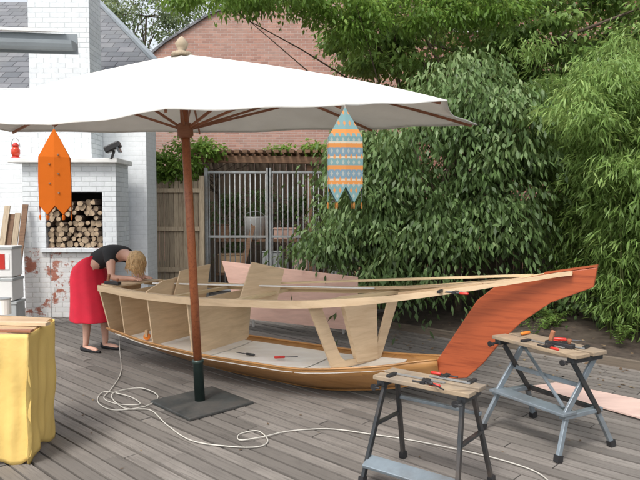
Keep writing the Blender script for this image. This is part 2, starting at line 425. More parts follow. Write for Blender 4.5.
tree('overhanging_tree','tall leafy tree whose crown fills the sky above the drooping shrub','tree',(3.4,11.5,0),
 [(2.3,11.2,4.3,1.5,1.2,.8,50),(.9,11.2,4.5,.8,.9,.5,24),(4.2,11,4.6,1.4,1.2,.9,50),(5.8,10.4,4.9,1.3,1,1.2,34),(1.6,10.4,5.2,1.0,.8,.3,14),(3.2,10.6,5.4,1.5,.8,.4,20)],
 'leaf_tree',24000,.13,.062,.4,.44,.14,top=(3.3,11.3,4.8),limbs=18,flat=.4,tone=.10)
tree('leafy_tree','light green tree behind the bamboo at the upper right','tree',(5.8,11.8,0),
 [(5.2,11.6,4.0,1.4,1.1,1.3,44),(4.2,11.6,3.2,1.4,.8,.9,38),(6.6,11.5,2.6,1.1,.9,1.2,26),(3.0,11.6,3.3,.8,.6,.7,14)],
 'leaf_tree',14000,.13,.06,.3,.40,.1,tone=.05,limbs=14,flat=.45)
tree('branch_tree','bright green branches hanging in front of the brick building at the top','tree',(1.9,11.9,0),
 [(-1.5,9.2,4.68,.7,.5,.13,20),(-.5,9.3,4.78,.8,.5,.17,26),(.25,9.5,4.72,.5,.4,.28,20),(.5,9.6,4.35,.22,.3,.2,7),(1.4,9.6,4.65,.8,.4,.25,24),(2.6,9.6,4.75,.7,.4,.22,18)],
 'leaf_bright',10500,.10,.042,.45,.26,.045,top=(1.2,10.6,5.0),limbs=12)
tree('garden_tree','pale thin tree against the sky beside the slate roof','tree',(-7.2,24,0),
 [(-6.6,24,8.9,1.7,1.2,1.6,44),(-7.8,24,8.6,1.2,1,1.2,20),(-5.2,24,8.3,1.0,.8,1.0,22)],
 'leaf_far',8000,.15,.075,.2,.45,.08,limbs=16)
tree('climbing_vine','bright green climber spilling over the plank fence and pergola beam','vine',(-2.0,12.4,1.6),
 [(-2.75,11.5,2.42,.6,.3,.22,26),(-2.2,11.6,2.72,.4,.3,.15,9),(-.2,12.0,2.74,1.2,.4,.06,9)],
 'leaf_bright',3400,.09,.055,.3,.2,.02,top=(-2.0,11.7,2.5))
tree('low_shrub','low shrub under the big drooping shrub by the rear fence','shrub',(3.1,8.6,.1),
 [(2.8,8.5,.42,.5,.4,.22,14),(3.8,7.9,.55,.6,.5,.3,16)],'leaf_shrub',3200,.09,.04,.6,.26,.025,flat=.4)
tree('small_shrub','small mid green shrub behind the pink plywood and bars','shrub',(.9,9.6,.1),
 [(.85,9.5,.85,.6,.4,.5,24),(.3,10,1.7,.25,.3,.6,10)],'leaf_shrub',3600,.10,.045,.4,.24,.025,tone=.1)
tree('potted_shrub','leafy plant growing inside the barred enclosure under the roof beam','shrub',(-.9,12.9,.1),
 [(-1.0,12.9,1.75,.9,.3,.35,18),(.6,12.9,1.5,.5,.3,.5,14),(-1.9,12.9,1.2,.3,.3,.7,10)],'leaf_shrub',2600,.10,.05,.3,.24,.02,tone=-.1)
for i in range(16):
    q=bedpt(random.uniform(-2.2,2.2),random.uniform(.25,1.4)); 
    t=thing('fern','small arching fern in the planting bed, one of a scattered row','fern',(q.x,q.y,.12),'ferns in the planting bed')
    ps=[];ds=[]
    for f in range(9):
        a=random.random()*6.3; L=random.uniform(.12,.26)
        for k in range(12):
            s=k/12; pp=V((q.x,q.y,.13))+V((math.cos(a),math.sin(a),0))*L*s+V((0,0,L*.9*math.sin(s*2.2)))
            for sg in(-1,1):
                ps.append(tuple(pp)); ds.append((-math.sin(a)*sg+math.cos(a)*.4,math.cos(a)*sg+math.sin(a)*.4,-.1))
    leafmesh('frond',np.array(ps),np.array(ds),np.full(len(ps),.05),np.full(len(ps),.015),rng.uniform(.3,.9,len(ps)),'leaf_tree',t)
# ------------------------------------------------------------ buildings behind
t=thing('brick_building','large pink brick building with a stepped sloping gable behind the garden','building',(0,19,0))
m=MB()
pts=[(-6.2,0),(-6.2,5.3),(-4.6,6.55),(-3.3,7.35),(-2.3,7.75),(-1.6,9.8),(5,9.8),(5,0)]
m.prism([(x,19,z) for x,z in pts],(0,.4,0)); m.build('wall','pinkbrick',t)
m=MB()
for (x,z),(x2,z2) in zip(pts[1:5],pts[2:6]): m.bar((x,19,z+.03),(x2,19,z2+.03),.55,.07)
m.build('coping','slate',t)
t=thing('neighbour_house','red brick neighbouring house glimpsed through the tree tops','house',(5,16.5,0))
m=MB(); m.prism([(2.2,16.5,0),(2.2,16.5,7.4),(9,16.5,7.4),(9,16.5,0)],(0,.3,0)); m.build('wall','redbrick',t)
for x in(3.9,):
    m=MB(); m.box((x,16.3,6.75),(.9,.08,1.2)); w=m.build('window','whitepaint',t)
    m=MB(); m.box((x,16.24,6.75),(.76,.04,1.06)); m.build('pane','windowglass',w,base=(5,16.5,0))
m=MB(); m.bar((2,16.3,7.5),(9,16.3,7.5),.5,.2); m.build('roof','slate',t)
t=thing('slate_roof_house','house with grey slate roof and white painted brick wall behind the fireplace','house',(-5,11,0))
m=MB()
m.box((-4.32,10.35,1.78),(3.04,.6,3.56)); m.build('wall','whitebrick_smooth',t)
m=MB()
A=[V((-9,10.25,3.6)),V((-2.3,10.25,3.6)),V((-5.0,14.2,6.25)),V((-9,14.2,6.25))]
m.add(A+[p-V((0,0,.12)) for p in A],[(0,1,2,3),(7,6,5,4),(0,4,5,1),(1,5,6,2),(2,6,7,3),(3,7,4,0)])
m.build('roof','slate',t)
m=MB(); m.bar((-2.28,10.23,3.62),(-4.98,14.18,6.27),.10,.06); m.build('verge','greygutter',t)
# outdoor fireplace
t=thing('outdoor_fireplace','white painted brick fireplace with tall chimney and log niche behind the woman','fireplace',(-3.7,9.5,0))
Y0=9.2; xl=-4.40; xr=-3.02
def zz(v,Y=Y0): return P(320,v,Y=Y).z
def xx(u,Y=Y0): return P(u,240,Y=Y).x
nl,nr=xx(46),xx(103); nb,nt_=zz(248),zz(192); top=zz(163)
m=MB()
m.box(((xl+nl)/2,Y0+.3,(nb+nt_)/2),(nl-xl,.6,nt_-nb)); m.box(((nr+xr)/2,Y0+.3,(nb+nt_)/2),(xr-nr,.6,nt_-nb))
m.box(((xl+xr)/2,Y0+.3,(nt_+top)/2),(xr-xl,.6,top-nt_)); m.build('breast','whitebrick',t)
m=MB(); m.box(((xl+xr)/2,Y0+.3,nb/2),(xr-xl-.55,.58,nb-.004)); m.box((xl+.19,Y0+.3,nb/2),(.38,.6,nb-.006)); 
m.build('plinth','whitebrick_worn',t)
m=MB(); m.box(((nl+nr)/2,Y0+.57,(nb+nt_)/2),(nr-nl-.004,.04,nt_-nb-.004)); m.build('niche_back','soot_and_shade',t)
m=MB(); m.box(((xl+xr)/2-.05,Y0+.26,top+.035),(xr-xl+.22,.75,.07)); m.build('mantel','whitepaint',t,bevel=.01)
m=MB(); m.box(((nl+nr)/2,Y0+.02,nb-.035),(nr-nl+.14,.14,.06)); m.build('hearth_ledge','whitebrick',t,bevel=.006)
cx0=xx(33,9.5);cx1=xx(93,9.5)
m=MB(); m.box(((cx0+cx1)/2,9.76,(top+.07+6.5)/2),(cx1-cx0,.5,6.5-top-.07)); m.build('chimney','whitebrick',t)
# logs
def mk_log(r_,L,split=False):
    m=MB(); n=10; ring=[(math.cos(2*math.pi*k/n)*r_*random.uniform(.8,1.12),math.sin(2*math.pi*k/n)*r_*random.uniform(.8,1.12)) for k in range(n)]
    if split: ring=[(r_*1.0,-.6*r_),(r_*.6,.55*r_),(-.1*r_,1.0*r_),(-.8*r_,.5*r_),(-1.0*r_,-.6*r_),(0,-.75*r_)]; n=6
    vs=[(x,-L/2,z) for x,z in ring]+[(x,L/2,z) for x,z in ring]
    m.add(vs,[(k,(k+1)%n,(k+1)%n+n,k+n) for k in range(n)]); o=m.build('firewood_log','logbark')
    e=MB(); e.add([(x*.93,-L/2-.002,z*.93) for x,z in ring],[tuple(range(n))]); c=e.build('cut_end','logend',o,base=(0,0,0)); 
    return o,c
protos=[mk_log(.045,.4),mk_log(.036,.42),mk_log(.054,.4,True),mk_log(.045,.42,True),mk_log(.058,.38)]
used=[False]*5; z=nb+.045; row=0
while z<nt_-.10:
    x=nl+.05+(row%2)*.04
    while x<nr-.05:
        k=random.randrange(5); o,c=protos[k]
        if z>nb+.42 and random.random()<.3: x+=.09; continue
        if used[k]:
            o=o.copy(); C.objects.link(o); c=c.copy(); C.objects.link(c); c.parent=o
        used[k]=True
        o.location=(x,Y0+.27+random.uniform(-.07,.05),z+random.uniform(-.012,.012)); o.rotation_euler=(0,random.random()*6,0)
        tag(o,'grey brown log in the firewood pile inside the white fireplace niche','log','firewood logs stacked in the niche')
        x+=random.uniform(.08,.1)
    z+=.078; row+=1
t=thing('oil_lantern','small red glass lantern with wire handle on the fireplace mantel','lantern',(xx(18,9.3),9.3,top+.07))
q=V(t.location)
m=MB(); m.lathe(q,[(.06,0),(.07,.015),(.05,.03)],14); m.build('base','redplastic',t,smooth=True)
m=MB(); m.lathe(q+V((0,0,.03)),[(.045,0),(.062,.05),(.062,.1),(.04,.15)],14); m.build('globe','glass',t,smooth=True)
m=MB(); m.lathe(q+V((0,0,.18)),[(.045,0),(.05,.02),(.02,.06)],14); m.build('cap','redplastic',t,smooth=True)
m=MB(); m.tube([q+V((.065*math.cos(a),0,.17+.14*math.sin(a))) for a in np.linspace(0,math.pi,12)],.003,5); m.build('handle','darkmetal',t)
t=thing('floodlight','black floodlight on a bracket at the right end of the mantel','floodlight',(xx(113,9.1),9.1,top+.05))
q=V(t.location)
m=MB(); m.bar(q,q+V((.04,0,.12)),.03,.03); m.build('bracket','blackplastic',t)
m=MB(); rot=Matrix.Rotation(R(-25),3,'Y'); m.box(q+V((.03,-.03,.17)),(.24,.12,.10),rot); m.build('housing','blackplastic',t,bevel=.02)
m=MB(); m.box(q+V((.13,-.05,.13)),(.03,.10,.085),rot); m.build('lens','windowglass',t)
t=thing('leaning_plank_bundle','bundle of weathered planks leaning on the fireplace at the left edge','planks',(xx(8,8.8),8.8,0))
for i in range(4):
    m=MB(); x=xx(-4+i*6,8.8); m.bar((x,8.6+.03*i,0),(x+random.uniform(-.1,.03),9.12,1.7+random.uniform(-.2,.15)),.08,.02,up=(0,1,0)); m.build('plank','rustwood' if i%2 else 'fence_pale',t)
for (h0,h,w,lab,mt) in ((0,.42,.40,'grey storage crate at the bottom of the stack by the left edge','greyplastic'),(.43,.30,.36,'white storage crate in the middle of the stack by the left edge','whiteplastic'),(.74,.40,.34,'white box with a red panel on top of the stack by the left edge','whiteplastic')):
    c=V((xx(3,8.1)-.02,8.15,h0)); t=thing('storage_crate',lab,'crate',c)
    rot=Matrix.Rotation(random.uniform(-.12,.12),3,'Z')
    m=MB(); m.box(c+V((0,0,h/2)),(w,.3,h),rot); m.build('body',mt,t,bevel=.012)
    m=MB(); m.box(c+V((0,0,h-.02)),(w+.02,.32,.035),rot); m.build('rim','greyplastic',t,bevel=.006)
    if h0>.7:
        m=MB(); m.box(c+rot@V((-.02,-.154,.2)),(.2,.006,.2),rot); m.build('red_panel','redplastic',t)
        m=MB(); m.box(c+rot@V((.11,-.154,.2)),(.05,.006,.2),rot); m.build('white_panel','whitepaint',t)
# pale fence panel
t=thing('wooden_fence_panel','pale vertical board fence panel between white wall and metal bars','fence',(xx(175,11.4),11.4,0))
YF=11.4; x0,x1=xx(145,YF),xx(203,YF)
m=MB(); x=x0
while x<x1: m.box((x+.045,YF,1.08),(.082,.02,2.1+random.uniform(-.02,.02))); x+=.09
m.build('boards','fence_pale',t,uvfn='rand')
for z in(.5,1.25,1.95):
    m=MB(); m.box(((x0+x1)/2,YF-.035,z),(x1-x0,.04,.08)); m.build('rail','fence_pale',t)
for x in(x0,xx(187,YF),x1):
    m=MB(); m.box((x,YF-.045,1.1),(.08,.09,2.24)); m.build('post','fence_pale',t,bevel=.005)
def barfence(u0,u1,Y,lab,vt=171):
    x0,x1=xx(u0,Y),xx(u1,Y); ztop=P(320,vt,Y=Y).z
    t=thing('metal_bar_fence',lab,'fence',((x0+x1)/2,Y,0))
    m=MB(); x=x0+.05
    while x<x1-.03: m.tube([(x,Y,.1),(x,Y,ztop)],.012,6); x+=.095
    m.build('bars','steel',t,smooth=True)
    for z in(.12,1.1,ztop-.02):
        m=MB(); m.box(((x0+x1)/2,Y,z),(x1-x0,.035,.045)); m.build('rail','steel',t)
    for x in(x0,x1):
        m=MB(); m.box((x,Y-.005,ztop/2+.03),(.06,.06,ztop+.06)); m.build('post','steel',t)
barfence(207,268,11.5,'left panel of grey vertical metal bars beside the pale fence')
barfence(270,333,11.5,'middle panel of grey vertical metal bars behind the boat')
barfence(335,400,11.5,'right panel of grey metal bars half hidden by the shrub')
t=thing('timber_pergola','open brown timber pergola with slatted roof behind the metal bars','pergola',(-.5,13,0))
m=MB(); x=-3.4
while x<2.0: m.box((x+.07,13.7,1.32),(.135,.03,2.64)); x+=.14
m.build('back_wall','fence_mid',t,uvfn='rand')
m=MB(); m.bar((-2.6,11.7,2.56),(1.6,11.7,2.50),.1,.13); m.build('beam','rustwood',t,bevel=.006)
m=MB(); m.bar((-2.6,12.4,2.66),(1.6,12.4,2.60),.08,.16); m.build('beam','rustwood',t,bevel=.006)
m=MB(); 
for i in range(30):
    x=-2.55+i*.145; m.bar((x,11.5,2.68),(x+.02,13.66,2.80),.09,.05)
m.build('rafters','rustwood',t)
for x in(-2.25,-.2,1.4):
    m=MB(); m.box((x,11.85,1.22),(.1,.1,2.44)); m.build('post','rustwood',t)
t=thing('storage_shelf','timber shelf with clutter inside the enclosure behind the bars','shelf',(-.9,12.2,0))
for z in(.35,1.0):
    m=MB(); m.box((-.9,12.2,z),(2.3,.5,.04)); m.build('shelf_board','rustwood',t)
for x in(-2,.2):
    for y in(12.0,12.4):
        m=MB(); m.box((x,y,.65),(.06,.06,1.3)); m.build('leg','fence_mid',t)
t=thing('bucket','white plastic bucket standing on the shelf behind the bars','bucket',(xx(255,12.1),12.1,1.02))
q=V(t.location); m=MB(); m.lathe(q,[(.17,0),(.21,.42),(.22,.44),(.20,.435),(.16,.02)],20); m.build('tub','whiteplastic',t,smooth=True)
m=MB(); m.tube([q+V((.21*math.cos(a),-.02,.42+.12*math.sin(a))) for a in np.linspace(0,math.pi,12)],.006,5); m.build('handle','steel',t)
for i,(u,w,h,mt,lab,z0) in enumerate([(222,.3,.28,'rustwood','brown wooden crate left of the white bucket on the shelf',1.02),(285,.42,.2,'ply_pink','pinkish box right of the white bucket on the shelf',1.02),(312,.2,.4,'steel','tall grey canister at the right end of the shelf',1.02),(232,.5,.35,'ply','tan box on the lower shelf at the left behind the bars',.37),(272,.35,.4,'greyplastic','grey box on the lower shelf at the centre behind the bars',.37),(305,.5,.28,'ply_palepink','pale box on the lower shelf at the right behind the bars',.37)]):
    m=MB(); c=V((xx(u,12.1),12.1,z0+h/2))
    m.box(c,(w,.25,h)); m.box(c+V((0,0,h/2+.012)),(w+.03,.28,.02)); tag(m.build('storage_box',mt,bevel=.01,base=(c.x,c.y,z0)),lab,'box')
for i,(u,lean,mt,lab) in enumerate([(236,.35,'rustwood','reddish pole leaning diagonally behind the metal bars'),(350,.45,'ply','tan plank leaning behind the right hand bars')]):
    m=MB(); x=xx(u,11.75); m.bar((x,11.65,0),(x+lean,11.95,1.45),.09,.025,up=(0,1,0)); tag(m.build('leaning_board',mt,base=(x,11.7,0)),lab,'board')
t=thing('rear_fence','dark brown vertical board fence behind the bamboo and shrubs','fence',(4,10.0,0))
m=MB(); x=.9
while x<9.5: m.box((x+.07,10.0+.02*(int(x*7)%2),.88),(.132,.02,1.76+random.uniform(-.01,.01))); x+=.14
m.build('boards','fence_dark',t,uvfn='rand')
for z in(.4,1.5):
    m=MB(); m.box((5.2,9.96,z),(8.6,.04,.08)); m.build('rail','fence_dark',t)
for x in(2.4,4.8,7.2):
    m=MB(); m.box((x,9.93,.9),(.09,.09,1.85)); m.build('post','fence_dark',t)
t=thing('roof_eave','corner of a nearby roof with grey gutter at the upper left','eave',tuple(P(0,40,Y=6.2)))
a=P(-120,36,Y=6.0); c=P(74,42,Y=6.4)
m=MB()
rows=[]
for p_ in(a,c):
    rows.append([p_+V((0,math.cos(q)*.07,-math.sin(q)*.09)) for q in np.linspace(0,math.pi,9)])
m.grid(rows); m.add([rows[1][i] for i in range(9)],[tuple(range(9))]); m.build('gutter','greygutter',t,solid=.006)
m=MB(); m.bar(a+V((0,.10,.0)),c+V((0,.10,.0)),.03,.2); m.build('fascia','greygutter',t)
m=MB(); q0=a+V((0,-.0,.10)); q1=c+V((-.1,-.0,.10)); off=V((-.75,1.3,.35))
m.add([q0,q1,q1+off,q0+off,q0+V((0,0,.03)),q1+V((0,0,.03)),q1+off+V((0,0,.03)),q0+off+V((0,0,.03))],[(0,1,2,3),(4,5,6,7),(0,1,5,4),(1,2,6,5),(2,3,7,6),(3,0,4,7)]); m.build('roof_sheet','whitepaint',t)
# ------------------------------------------------------------ UMBRELLA
base=P(200,403,z=0); base.z=0
t=thing('garden_umbrella','large off white canvas umbrella on a reddish wooden pole in a square base','umbrella',base)
m=MB(); m.box(base+V((.02,-.02,.012)),(.62,.62,.024),Matrix.Rotation(R(43.5),3,'Z')); m.build('base_plate','plate',t,bevel=.006)
pb=base+V((0,0,.02)); pt=V((base.x-.118,base.y,2.74))
def pp(z): return pb+(pt-pb)*((z-.02)/(2.72))
m=MB(); m.tube([pb,pp(.34),pp(.345),pp(.37)],[.043,.043,.05,.05],20); m.build('pole_sleeve','greenmetal',t,smooth=True)
m=MB(); m.tube([pp(.36),pp(1.4),pp(2.74)],.035,20); m.build('pole','pole',t,smooth=True)
m=MB(); m.tube([pp(2.22),pp(2.24),pp(2.32),pp(2.34)],[.05,.066,.066,.05],16); m.build('slider','rib',t,smooth=True)
m=MB(); m.tube([pp(2.66),pp(2.68),pp(2.76),pp(2.78)],[.05,.07,.07,.05],16); m.build('top_hub','rib',t,smooth=True)
rim=[P(477,124,Y=5.9),P(447,100,Y=4.7),P(345,104,Y=4.15),P(165,108,Y=4.0),P(50,124,Y=4.6),P(-70,118,Y=5.4),P(10,131,Y=6.5),P(200,132,Y=7.0),P(375,129,Y=6.7)]
apex=V((pt.x,pt.y,2.90))
def cpos(j,f,r_):
    a=rim[j];c=rim[(j+1)%len(rim)]; q=a.lerp(c,f); s=math.sin(math.pi*f)
    h=q-apex; hz=h.z; g=.74*r_+.26*r_**2.4
    x=apex.x+h.x*r_*(1-.04*s*r_*r_); y=apex.y+h.y*r_*(1-.04*s*r_*r_)
    rip=.014*noise.noise(V((x*1.7,y*1.7,j)))*s+ .007*math.sin(f*9.5+j*2)*s*r_**5
    z=apex.z+hz*g-.085*s*math.sin(math.pi*min(1,r_*.93))*r_**.6+.012*s*r_**4+rip
    return V((x,y,z))
m=MB(); rows=[]
for i in range(1,27):
    r_=i/26; rows.append([cpos(j,f/14,r_) for j in range(len(rim)) for f in range(14)])
rows=[[apex+(p_-apex)*.02 for p_ in rows[0]]]+rows
m.grid(rows,True); can=m.build('canopy','canvas',t,smooth=True,solid=.003)
h=MB(); edge=[rows[-1][i]+V((0,0,-.004)) for i in range(len(rows[-1]))]; h.tube(edge+[edge[0]],.005,5,False); hh=h.build('hem','canvas',can,base=base)
for j in range(len(rim)):
    m=MB(); pts=[cpos(j,0,r_)-V((0,0,.034)) for r_ in np.linspace(.06,.975,14)]
    for a,c in zip(pts[:-1],pts[1:]): m.bar(a,c+(c-a)*.05,.016,.022)
    m.build('rib','rib',t)
    m=MB(); m.bar(pp(2.28),cpos(j,0,.5)-V((0,0,.045)),.015,.019); m.build('strut','rib',t)
m=MB(); m.lathe(apex+V((0,0,-.02)),[(.09,0),(.08,.03),(.03,.045),(.045,.075),(.055,.10),(.03,.14),(.008,.16)],16); m.build('finial','fence_pale',t,smooth=True)
def lantern(topP,H,W,mat,name,lab,cord,tail,tl=.12,yaw=0):
    t=thing(name,lab,'lantern',(topP.x,topP.y,topP.z-H)); m=MB(); q=V(t.location)
    hx=W/2; hy=W*.20; rz=Matrix.Rotation(yaw,3,'Z')
    base_=[(-1,-1),(0,-1.25),(1,-1),(1,1),(0,1.25),(-1,1)]; n=6
    prof=[(.03,1.0),(.5,.85),(.98,.69),(1.02,.45),(1.0,.16)]
    rows=[]
    for (k,z) in prof[::-1]: rows.append([q+rz@V((hx*k*bx_,hy*k*by_,z*H)) for bx_,by_ in base_])
    m.grid(rows,True)
    for i in range(n):
        a=rows[0][i];c=rows[0][(i+1)%n]; m.add([a,c,(a+c)/2+V((0,0,-tl*H))],[(0,1,2)])
    def uvl_(x,y,z,p_):
        l_=rz.inverted()@V((x-q.x,y-q.y,0)); return (l_.x+hx+l_.y*.3+.3,z-q.z)
    body=m.build('shade',mat,t,solid=.002,uvfn=uvl_)
    for i in range(0,n):
        a=rows[0][i];c=rows[0][(i+1)%n]; mid=(a+c)/2+V((0,0,-tl*H))
        m=MB(); m.tube([mid,mid-V((0,0,.012)),mid-V((0,0,.04))],[.003,.007,.004],6); m.build('tassel',tail,t)
    m=MB(); m.tube([topP-V((0,0,.01)),topP+V((0,0,cord))],.003,5); m.build('cord','cable',t)
    return t,q,rz,hy
tp=P(345,108,Y=4.15); lantern(tp,.62,.225,'lantern_pattern','paper_lantern','patterned teal, cream and orange hanging lantern at the right side of the umbrella',.02,'tail_tip',.17,.08)
tp=P(54,129,Y=4.6); tl,q,rz,hy=lantern(tp,.67,.215,'lantern_orange','fabric_lantern','plain bright orange hanging lantern at the left side of the umbrella',.03,'lantern_orange',.10,.3)
for k in range(5):
    m=MB(); c=q+rz@V((.03*(-1)**k,-hy*1.2,.2+.07*k)); 
    m.lathe(c,[(.007,0),(.007,.008)],8,axis=Matrix.Rotation(R(90),3,'X')); m.build('cut_out','rustwood',tl)
# ------------------------------------------------------------ BOAT
S0=V((-2.21,6.79,0)); AX=V((.871,-.491,0)); AX.normalize(); NX=V((AX.y,-AX.x,0))
if NX.y>0: NX=-NX
boat=thing('plywood_boat','half built plywood boat with open frames and a reddish brown upswept stem','boat',(0,5.6,0))
def B(s,w,z): return S0+AX*s+NX*w+V((0,0,z))
def SZ(u,v):
    d=ray(u,v); o=V((0,0,CAMH)); t_=(S0-o).dot(NX)/d.dot(NX); q=o+d*t_; return ((q-S0).dot(AX),q.z)
ks=[.08,.7,1.5,2.6,3.3,3.68]
kz=[.24,.12,.035,.004,.12,.27]
cw=[.24,.38,.46,.44,.24,.035]; cz=[.36,.31,.285,.275,.35,.43]
gs=[.05,.7,1.5,2.6,3.3,4.0,4.4,4.75]
gw=[.31,.46,.54,.52,.40,.20,.095,.045]; gz=[.81,.80,.805,.855,.925,1.035,1.115,1.195]
def cs_(xs,ys,x):
    e=.2; return .25*interp(xs,ys,x-e)+.5*interp(xs,ys,x)+.25*interp(xs,ys,x+e)
SS=np.linspace(.08,3.66,44)
for sg,nm in((1,'near'),(-1,'far')):
    m=MB(); rows=[]
    for s in SS:
        c=cs_(ks,cw,s);zk=cs_(ks,kz,s);zc=cs_(ks,cz,s)
        rows.append([B(s,sg*c*f,zk+(zc-zk)*(f**1.25)) for f in (0,.25,.5,.75,1)])
    m.grid(rows); o=m.build('bottom_panel','ply_ochre',boat,smooth=True,solid=.012)
    m=MB(); m.tube([B(s,sg*(cs_(ks,cw,s)),cs_(ks,cz,s)+.008) for s in SS],.010,6); m.build('chine_batten','ply_ochre',boat,smooth=True)
    m=MB(); m2=MB(); G=np.linspace(.05,4.66,50); rows=[];r2=[]
    for s in G:
        w=max(cs_(gs,gw,s),.05);z=cs_(gs,gz,s)
        iw=max(w-.07*min(1,max(.2,(4.9-s)/1.2)),.036)
        dp=.042*min(1,max(.22,(4.5-s)/1.6))
        rows.append([B(s,sg*w,z),B(s,sg*iw,z),B(s,sg*iw,z+.016),B(s,sg*w,z+.016)])
        r2.append([B(s,sg*(w+.002),z-dp),B(s,sg*(w+.018),z-dp),B(s,sg*(w+.02),z+.022),B(s,sg*(w+.002),z+.022)])
    m.grid(rows,True); m.build('gunwale','ply_pale',boat)
    m2.grid(r2,True); m2.build('rubbing_strip','ply_pale' if sg>0 else 'spruce',boat)
m=MB(); m.tube([B(s,0,cs_(ks,kz,s)-.002) for s in SS],.012,6); m.build('keel','ply_ochre',boat)
for a,c in((.2,1.5),(1.52,2.5),(2.52,3.3)):
    m=MB(); rows=[]
    for s in np.linspace(a,c,10):
        w=cs_(ks,cw,s)-.02; z=cs_(ks,cz,s)-.03
        rows.append([B(s,w*f,z-.02*(1-f*f)) for f in(-1,-.5,0,.5,1)])
    m.grid(rows); m.build('floor_panel','floor_white',boat,solid=.008)
m=MB(); s=.06
m.prism([B(s,-.20,.35),B(s,0,.26),B(s,.20,.35),B(s-.04,.30,.80),B(s-.05,.18,.82),B(s-.05,-.18,.82),B(s-.04,-.30,.80)],AX*.018)
m.build('transom','ply_pale',boat)
m=MB(); m.prism([B(.05,-.29,.835),B(.05,.29,.835),B(.30,.36,.828),B(.30,-.36,.828)],(0,0,.014)); m.build('stern_board','ply_pale',boat)
def stn(s): return cs_(ks,cw,s),cs_(ks,cz,s),cs_(gs,gw,s),cs_(gs,gz,s)
for s,mt in((.40,'ply_pale'),):
    c,zc,g,zg=stn(s); m=MB(); m.prism([B(s,-c+.012,zc-.02),B(s,c-.012,zc-.02),B(s,g-.02,zg-.02),B(s,-g+.02,zg-.01)],AX*.014); m.build('bulkhead',mt,boat)
c,zc,g,zg=stn(.85)
m=MB(); m.prism([B(.85,-c+.03,zc-.02),B(.85,c-.03,zc-.02),B(.85,g-.03,.83),B(.85,.22,.91),B(.85,-.05,.93),B(.85,-g+.03,.88)],AX*.014); m.build('bulkhead','ply_pale',boat)
c,zc,g,zg=stn(1.42)
m=MB(); m.prism([B(1.42,-c+.012,zc-.02),B(1.42,c-.012,zc-.02),B(1.42,g-.02,zg-.02),B(1.42,-g+.02,zg-.01)],AX*.014); m.build('bulkhead','ply_pale',boat)
def gpanel(pix,Y0_,Y1_,mt):
    n=len(pix); m=MB(); u0=min(p[0] for p in pix);u1=max(p[0] for p in pix)
    m.prism([P(u,v,Y=Y0_+(Y1_-Y0_)*(u-u0)/(u1-u0)) for u,v in pix],AX*.012); m.build('bulkhead',mt,boat)
gpanel([(172,303),(180,271),(210,264),(205,303)],6.25,6.6,'ply_pale')
gpanel([(238,304),(252,262),(284,269),(276,304)],5.95,6.15,'ply_pale')
for s in(1.12,1.86):
    c,zc,g,zg=stn(s); m=MB(); m.bar(B(s,g-.03,zg-.02),B(s,-g+.03,zg-.02),.05,.03); m.build('thwart','spruce',boat)
def F(w,z,off=0): return B(2.90-.42*w+off,w,z)
c,zc,g,zg=stn(2.9); fl=zc-.035
m=MB(); nrm=(F(-.5,0)-F(.5,0)).normalized().cross(V((0,0,1)))
m.prism([F(.50,zg-.01),F(.25,fl),F(-.26,fl),F(-.50,zg+.0),F(-.38,zg+.0),F(-.21,fl+.10),F(-.15,fl+.055),F(.12,fl+.055),F(.17,fl+.10),F(.35,zg-.09),F(.33,zg-.01)],nrm*.02); m.build('frame','ply_pale',boat)
m=MB(); m.prism([F(.17,zg+.0),F(-.20,zg+.0),F(-.22,fl+.02),F(-.0,fl+.02)],nrm*.05); m.build('web_panel','ply_pale',boat)
m=MB(); m.bar(F(.47,zg-.02,.03),F(-.47,zg-.01,.03),.035,.03); m.build('cross_beam','spruce',boat)
m=MB(); out=[(430,372),(452,378),(468,377),(484,363),(502,341),(522,322),(552,302),(594,287),(598,267),(545,274),(500,283),(478,300),(460,327),(442,354)]
m.prism([B(s,0,z) for s,z in (SZ(*o_) for o_ in out)],NX*.07); m.build('stem','stem',boat,bevel=.006)
a_=SZ(545,273);c_=SZ(598,265.5)
m=MB(); m.bar(B(a_[0],0,a_[1]),B(c_[0],0,c_[1]),.07,.012); m.build('stem_cap','stem',boat)
m=MB(); m.bar(B(3.3,0,.92),B(4.0,0,1.04),.05,.03); m.build('king_plank','ply',boat)
def batten(a,c,lab,mat='spruce',w=.035,h=.018,name='loose_batten'):
    m=MB(); m.bar(a,c,w,h); return tag(m.build(name,mat,base=tuple(a)),lab,'batten')
batten(B(1.3,-.50,.825),B(4.35,-.12,1.125),'long pale batten resting along the far gunwale of the boat',w=.05)
batten(B(.6,.1,.86),B(2.9,-.38,.90),'thin white strip of wood laid across the boat bulkheads','whitepaint',.02,.012)
t=thing('pink_plywood_panel','long pinkish plywood side panel standing on edge behind the boat','plywood',tuple(P(290,325,Y=7.6)))
def W_(u,v,Y): return P(u,v,Y=Y)
m=MB(); a0=W_(222,261,8.3); a1=W_(358,277,7.5); a2=W_(358,331,7.5); a3=W_(240,318,8.2)
m.prism([a0,a1,a2,a3],(.006,.018,0)); m.build('sheet','ply_pink',t)
m=MB(); m.bar(W_(250,270,8.1)+V((0,.15,0)),V((W_(250,270,8.1).x,8.5,.0)),.03,.04); m.build('prop','whitepaint',t)
m=MB(); m.bar(W_(345,282,7.5)+V((0,.15,0)),V((W_(345,282,7.5).x,8.0,.0)),.03,.04); m.build('prop','whitepaint',t)
def disc_tool(s,w,z,lab):
    q=B(s,w,z); t=thing('roller_bracket',lab,'roller',q)
    rot=Matrix.Rotation(R(90),3,'X')
    m=MB(); m.lathe(q+V((0,.02,.035)),[(.035,-.02),(.035,.02)],16,axis=rot); m.build('wheel','orangeplastic',t,bevel=.004)
    m=MB(); m.box(q+V((0,.02,.07)),(.03,.07,.07)); m.build('bracket','ply',t,bevel=.004)
disc_tool(.62,.22,.285,'orange roller bracket on the boat floor, the left of two')
